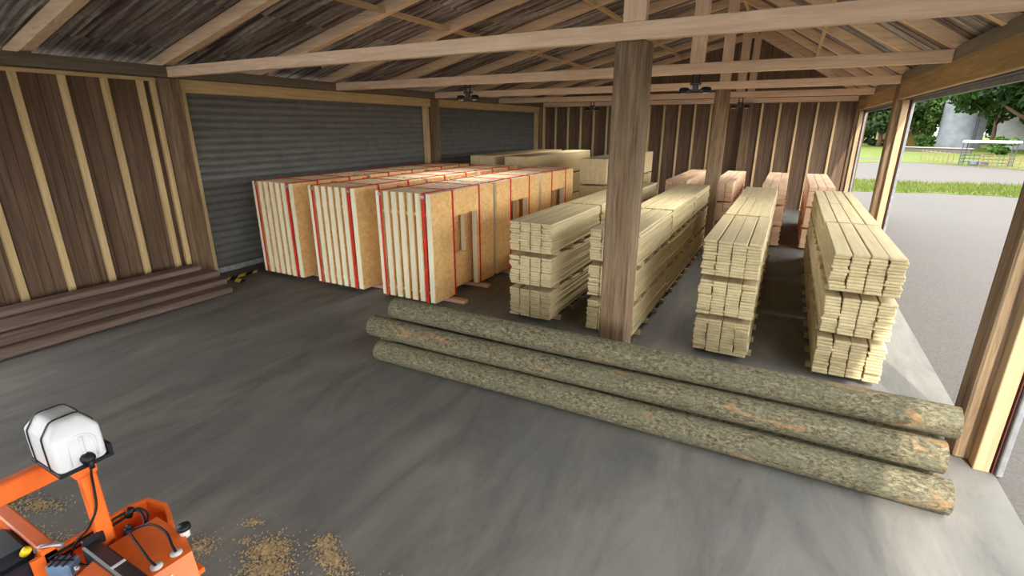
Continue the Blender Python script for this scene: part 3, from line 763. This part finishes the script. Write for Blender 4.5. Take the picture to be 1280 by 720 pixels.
# arched moulding with a middle rib around the outlet on the +x face
m = MB(); m.sm = False
arch = [(ty0+.085+.135*k/1, 0) for k in (0,1)]
cx = (ty0+ty1)/2+.01
for sgn in (0,):
    pts = [(tx1-.004, cx-.085, tz0+.03)]+[(tx1-.004, cx-.085*math.cos(a), tz0+.165+.085*math.sin(a)) for a in np.linspace(0, PI, 13)]+[(tx1-.004, cx+.085, tz0+.03)]
    m.tube(pts, .011, 8)
m.tube([(tx1-.004, cx+.005, tz0+.06),(tx1-.004, cx+.005, tz0+.24)], .016, 10)
m.build('moulded_arch', M['white'], tank)
m = MB(); m.tube([(tx1-.02, cx+.01, tz0+.055),(tx1+.03, cx+.01, tz0+.05),(tx1+.035, cx+.01, tz0+.05),(tx1+.06, cx+.01, tz0+.045)],[.045,.045,.03,.028],18); m.tube([(tx1+.04,cx+.01,tz0+.05),(tx1+.05,cx+.01,tz0-.02)],.018,12); m.build('outlet_cap', M['black'], tank)
m = MB()
m.box(tx0-.006, tx1+.006, ty0-.006, ty1+.03, tz0-.024, tz0+.004, .004)
m.box(tx1-.1, tx1+.006, ty1+.002, ty1+.03, tz0-.01, tz0+.09, .006)
m.build('tray_rim', M['black'], tank)
for x in (tx0+.095, tx1-.135):
    e = .006
    pts = [(x,ty0-e,tz0),(x,ty0-e,tz0+.2),(x,ty0-e+.002,tz1-.105),(x,ty0+.003,tz1-.088),(x,ty0+.045,tz1-.024),(x,ty0+.062,tz1-.004),(x,ty0+.09,tz1+e),(x,ty1-.09,tz1+e),(x,ty1-.062,tz1-.004),(x,ty1-.045,tz1-.024),(x,ty1+.001,tz1-.088),(x,ty1+.025,tz0+.08),(x,ty1+.028,tz0)]
    m = MB(); 
    for a, b in zip(pts[:-1], pts[1:]): m.bar(a, b, .014, .006, up=(0,.2,1) if abs(a[2]-b[2]) < abs(a[1]-b[1]) else (0,1,.1))
    m.build('tank_strap', M['black'], tank)

# ------------------------------------------------------------------ outside: lawns, trees, silo, pen
def strip(name, poly, z, label, mat='lawn'):
    m = MB(); m.prism(poly, -.2, z); return tag(m.build(name, M[mat], loc=(0,0,0)), label, 'lawn', kind='structure')
def wav(x, a): return a*(math.sin(x*.9)+.6*math.sin(x*2.3+1)+.3*math.sin(x*5.1))
near = [(x, 40.4+.12*(x-4)+.28*wav(x,1)) for x in np.linspace(-4,60,120)]; far = [(x, 47.8+.10*(x-4)+.35*wav(x+3,1)) for x in np.linspace(60,-4,120)]
strip('lawn', near+far, .0, 'strip of bright grass across the gravel yard')
gx = np.linspace(6, 17.5, 30)
n2 = [(-10,66),(6,72.5),(10,76),(13.5,77),(16.5,73.5),(19.5,70),(22.5,64),(30,58),(70,58)]
strip('lawn', n2+[(330,58),(330,380),(-160,380),(-160,66)], .01, 'wide lawn beyond the gravel yard up to the trees')
m = MB(); m.prism([(2,83),(12.3,80.5),(12.9,83.5),(2,88)], -.1, .02); tag(m.build('path', M['gravel'], loc=(0,0,0)), 'pale gravel track crossing the far lawn', 'path', kind='structure')
m = MB()
for _ in range(9000):
    x = rng.uniform(2,26); t = rng.uniform(0,1); y = (40.4+.12*(x-4)+.28*wav(x,1))*(1-t)+(47.8+.1*(x-4)+.35*wav(x+3,1))*t
    h = rng.uniform(.12,.34); a = rng.uniform(0,PI); w = .035; c, d = math.cos(a)*w, math.sin(a)*w
    lx, ly = rng.normal(0,.08), rng.normal(0,.08)
    m.add([(x-c,y-d,-.02),(x+c,y+d,-.02),(x+lx,y+ly,h)], [(0,1,2)])
tag(m.build('grass', M['blade']), 'longer grass growing on the strip across the yard', 'grass', kind='stuff')

def crown(m, cen, rad, n, leaf, seed, clumps=26):
    r = np.random.default_rng(seed); cen = np.array(cen); rad = np.array(rad)
    cc = []
    for _ in range(clumps):
        d = r.normal(0,1,3); d /= np.linalg.norm(d); cc.append(cen+d*rad*r.uniform(.35,.9))
    for _ in range(n):
        c = cc[r.integers(clumps)]; d = r.normal(0,1,3); d /= np.linalg.norm(d)
        p = c+d*rad*.36*r.uniform(.55,1.0)
        nrm = d+r.normal(0,.6,3); nrm /= np.linalg.norm(nrm)
        u = np.cross(nrm, r.normal(0,1,3)); u /= np.linalg.norm(u); w = np.cross(nrm, u)
        s = leaf*r.uniform(.6,1.3)
        m.add([p-u*s, p-w*s*.55, p+u*s, p+w*s*.55], [(0,1,2,3)])
def tree(x, y, h, rad, th, label, mat='leaf_mid', n=5200, leaf=.55, seed=1, tr=.45, cz=None, name='tree', cat='tree', group='trees around the yard'):
    t = empty(name, (x,y,0), label, cat, group)
    m = MB(); pts = [(x,y,-.05),(x+.1,y,th*.5),(x-.15,y+.1,th),(x+.2,y,th+rad*.7)]
    m.tube(pts, [tr*1.25,tr,tr*.8,tr*.3], 12)
    r = np.random.default_rng(seed+50)
    for k in range(6):
        a = r.uniform(0,2*PI); q = rad*.6
        m.tube([(x,y,th*.75+.2*k),(x+q*.5*math.cos(a),y+q*.5*math.sin(a),th+.25*q),(x+q*math.cos(a),y+q*math.sin(a),th+.6*q)],[tr*.45,tr*.3,tr*.1],8)
    m.build('trunk', M['trunk'], t)
    m = MB(); czz = cz if cz else (th+h)/2
    crown(m, (x,y,czz), (rad,rad,(h-th)/2), n, leaf, seed, 34); m.build('crown', M[mat], t)
    return t
def bush(x, y, w, h, label, mat='leaf_light', seed=1, n=1200, leaf=.28):
    b = MB(); crown(b, (x,y,h*.5), (w,w*.7,h*.5), n, leaf, seed, 14)
    return tag(b.build('bush', M[mat], loc=(x,y,0)), label, 'bush', 'bushes beyond the yard')
tree(16.5,136,15,7.5,3.2,'dark tree seen through the gap between the two farther doorway posts','leaf_dark',6500,.6,3)
tree(25.5,150,17,7,4,'bright green tree standing behind the cream cottage','leaf_mid',6500,.6,4)
tree(34.5,112,21,11.5,4.2,'big dark trunked tree spreading over the cattle shelter','leaf_dark',13000,.55,5,tr=.95)
tree(31.2,122,16,7.5,5.6,'tall tree whose crown hangs beside the silo top','leaf_mid',9000,.5,6,tr=.3)
tree(44,128,22,10,4,'broad tree behind the cattle shelter, at the far edge of the opening','leaf_mid',7000,.6,7,tr=.7)
tree(38,165,26,12,4,'tall tree rising behind the silo','leaf_dark',7500,.8,8)
tree(27.5,176,19,8,.8,'tall tree filling the gap behind the grey silo','leaf_mid',5000,.7,33)
tree(21,166,22,11,1.5,'tall tree rising behind the cream cottage','leaf_dark',7000,.8,9)
tree(6,165,22,11,3,'tall tree in the far tree line behind the barn corner','leaf_dark',6000,.8,10)
tree(54,160,26,14,3,'tall tree in the far tree line behind the broad tree','leaf_dark',7000,.85,11)
tree(31,182,27,14,1.0,'tall tree at the back of the far tree line','leaf_dark',6500,.9,12)
tree(50,188,27,15,1.0,'tall tree in the back row behind the tree by the silo','leaf_dark',6500,.9,14)
tree(14,185,24,13,1.0,'tall tree in the back row behind the track','leaf_dark',6500,.9,15)
bush(23.4,131,2.4,2.9,'leafy bush between the cottage and the silo','leaf_light',21)
bush(27.8,104,2.2,2.8,'bright bush behind the cattle shelter','leaf_light',22)
bush(34.2,107,2.6,3.4,'bright bush behind the fence beside the cattle shelter','leaf_light',23)
bush(39.5,104,2.2,2.2,'low bush beyond the end of the rusty fence','leaf_mid',24)
tree(24.3,139,13,3.6,2.2,'bright young tree between the cottage and the grey silo','leaf_light',5000,.42,31,tr=.2)
tree(56,112,17,8,2.5,'broad tree out in the lawn past the fence end','leaf_mid',5000,.6,34)
tree(74,120,19,9,2.5,'tree farthest out along the lawn past the fence end','leaf_dark',5000,.65,35)
tree(68,170,24,13,2,'tall tree of the far line behind the lawn trees','leaf_dark',5000,.9,36)
tree(92,165,24,13,2,'last tall tree of the far line beyond the lawn','leaf_dark',5000,.9,37)
bush(9,140,3,2.2,'low hedge bush seen beside the barn corner','leaf_mid',25)
bush(18,141,3.0,1.8,'low bush at the foot of the dark tree','leaf_dark',26)

# cottage
c = empty('cottage', (22.6,146,0), 'cream cottage with a pinkish roof and a yellow door', 'cottage')
m = MB(); m.box(17.5,27,145,151,0,3.2); m.build('wall', M['cottage'], c)
m = MB(); m.add([(17,144.4,3.1),(27.5,144.4,3.1),(27.5,148,5.0),(17,148,5.0),(17,151.6,3.1),(27.5,151.6,3.1)], [(0,1,2,3),(3,2,5,4),(0,3,4),(1,5,2)]); m.build('roof', M['tile'], c)
m = MB(); m.box(22.6,24.6,144.9,145,0,2.5); m.build('door', M['ochre'], c)
m = MB(); m.box(19.4,20.8,144.9,145,1,2.2); m.build('window', M['silo_dark'], c)
# silos
def silo(x, y, r, h, mat, label, ladder):
    t = empty('silo', (x,y,0), label, 'silo', 'round silos beyond the yard'); m = MB(); m.sm = True
    n = 56; k = int(h/.5)
    vs = []; 
    for i in range(k*2+1):
        q = r+(.05 if i % 2 else 0); vs += [(x+q*math.cos(2*PI*j/n), y+q*math.sin(2*PI*j/n), i*.25) for j in range(n)]
    m.add(vs, [(i*n+j, i*n+(j+1)%n, (i+1)*n+(j+1)%n, (i+1)*n+j) for i in range(k*2) for j in range(n)])
    m.build('shell', M[mat], t)
    m = MB(); m.tube([(x,y,h),(x,y,h+r*.3),(x,y,h+r*.55)],[r+.15,r*.7,.2],n); m.build('roof', M[mat], t)
    if ladder:
        a = math.atan2(-y, -x)+.62
        m = MB()
        for s in (-.22,.22): m.bar((x+(r+.2)*math.cos(a+s/r),y+(r+.2)*math.sin(a+s/r),0),(x+(r+.2)*math.cos(a+s/r),y+(r+.2)*math.sin(a+s/r),h),.08,.08,up=(0,1,0))
        for z in np.arange(.4,h,.4): m.bar((x+(r+.2)*math.cos(a-.22/r),y+(r+.2)*math.sin(a-.22/r),z),(x+(r+.2)*math.cos(a+.22/r),y+(r+.2)*math.sin(a+.22/r),z),.04,.04)
        m.build('ladder', M['silo_dark'], t)
silo(29.7,136,3.55,11,'silo','grey ribbed silo standing behind the low wall',True)
silo(37.8,133,3.8,11,'dome','pale silo half hidden behind the big tree',False)
# low wall
m = MB(); m.bar((15.5,112.5,.35),(25.2,106.5,.35),.5,.7); lw = m.build('low_wall', M['gravel'], loc=(20.4,109.5,0))
tag(lw, 'low wall with a pale coping on the lawn before the silo', 'wall')
m = MB(); m.bar((15.3,112.6,.76),(25.4,106.4,.76),.8,.12); m.build('coping', M['stone'], lw)

# cattle shelter
P = empty('cattle_shelter', (18.4,73.5,0), 'dark steel cattle pen with a white shelter roof', 'cattle pen')
m = MB(); m.bar((16.95,74.6,2.45),(20.9,72.6,2.45),2.2,.12); m.bar((16.9,74.6,2.56),(20.95,72.6,2.56),1.4,.14); m.build('roof', M['whiteroof'], P)
sh = [(16.6,73.6),(17.35,75.2),(20.2,71.7),(21.0,73.3)]
for x, y in sh:
    m = MB(); m.bar((x,y,-.02),(x,y,2.45),.08,.08,up=(0,1,0)); m.build('corner_post', M['pipe'], P)
for (a, b) in ((0,1),(0,2),(2,3),(1,3)):
    m = MB()
    for z in (.35,.7,1.05): m.bar((*sh[a],z),(*sh[b],z),.045,.045)
    p, q = Vector((*sh[a],0)), Vector((*sh[b],0))
    for t in np.linspace(0,1,6 if (a,b) in ((0,2),(1,3)) else 4)[1:-1]:
        w = p.lerp(q, float(t)); m.bar((w.x,w.y,0),(w.x,w.y,1.2),.04,.04,up=(0,1,0))
    m.build('pen_side', M['pipe'], P)
m = MB(); m.box(17.4,19.0,72.9,73.5,.1,.5,.05); m.build('trough', M['silo_dark'], P)
def fence(pts, h, rails, mat, label, posts):
    t = empty('fence', (pts[0][0],pts[0][1],0), label, 'fence', 'fences round the cattle pen')
    for (a, b) in zip(pts[:-1], pts[1:]):
        m = MB()
        for z in np.linspace(.25, h, rails): m.bar((*a,z),(*b,z),.05,.05)
        m.build('rail', M[mat], t)
        for k in range(posts):
            q = Vector(a).lerp(Vector(b), k/posts); m = MB(); m.bar((q.x,q.y,-.02),(q.x,q.y,h+.15),.07,.07,up=(0,1,0)); m.build('fence_post', M[mat], t)
fence([(14.6,81.5),(16.5,73.7)], 1.15, 3, 'fencewood', 'tan rail fence running from the cattle shelter towards the low wall', 8)
fence([(17.6,70.4),(20.6,66.5),(24.5,62.5)], 1.2, 4, 'rustfence', 'rusty rail fence in front of the cattle shelter', 4)

# ------------------------------------------------------------------ light
w = bpy.data.worlds.new('sky'); scene.world = w; w.use_nodes = True
nt = w.node_tree; bg = nt.nodes['Background']
bg.inputs['Color'].default_value = (.95, .98, 1.0, 1); bg.inputs['Strength'].default_value = 4.7
sd = bpy.data.lights.new('sun', 'SUN'); so = bpy.data.objects.new('sun', sd); C.objects.link(so)
sd.energy = 4.3; sd.angle = math.radians(1.2); sd.color = (1.0, .95, .86)
so.rotation_euler = Vector((.31, -1.1, 1)).to_track_quat('Z', 'Y').to_euler()

# ------------------------------------------------------------------ camera
cd = bpy.data.cameras.new('camera'); cam = bpy.data.objects.new('camera', cd); C.objects.link(cam)
cd.sensor_fit = 'HORIZONTAL'; cd.angle_x = 2*math.atan(640/623.54); cd.clip_end = 1000; cd.clip_start = .05
cam.location = (0, 0, 4.0); cam.rotation_euler = (math.radians(90-17.87), 0, math.radians(28.32))
scene.camera = cam
vs_ = scene.view_settings
vs_.view_transform = 'Standard'; vs_.look = 'None'; vs_.gamma = 1; vs_.use_curve_mapping = False; vs_.exposure = 0.4
scene.cycles.diffuse_bounces = 8; scene.cycles.max_bounces = 12
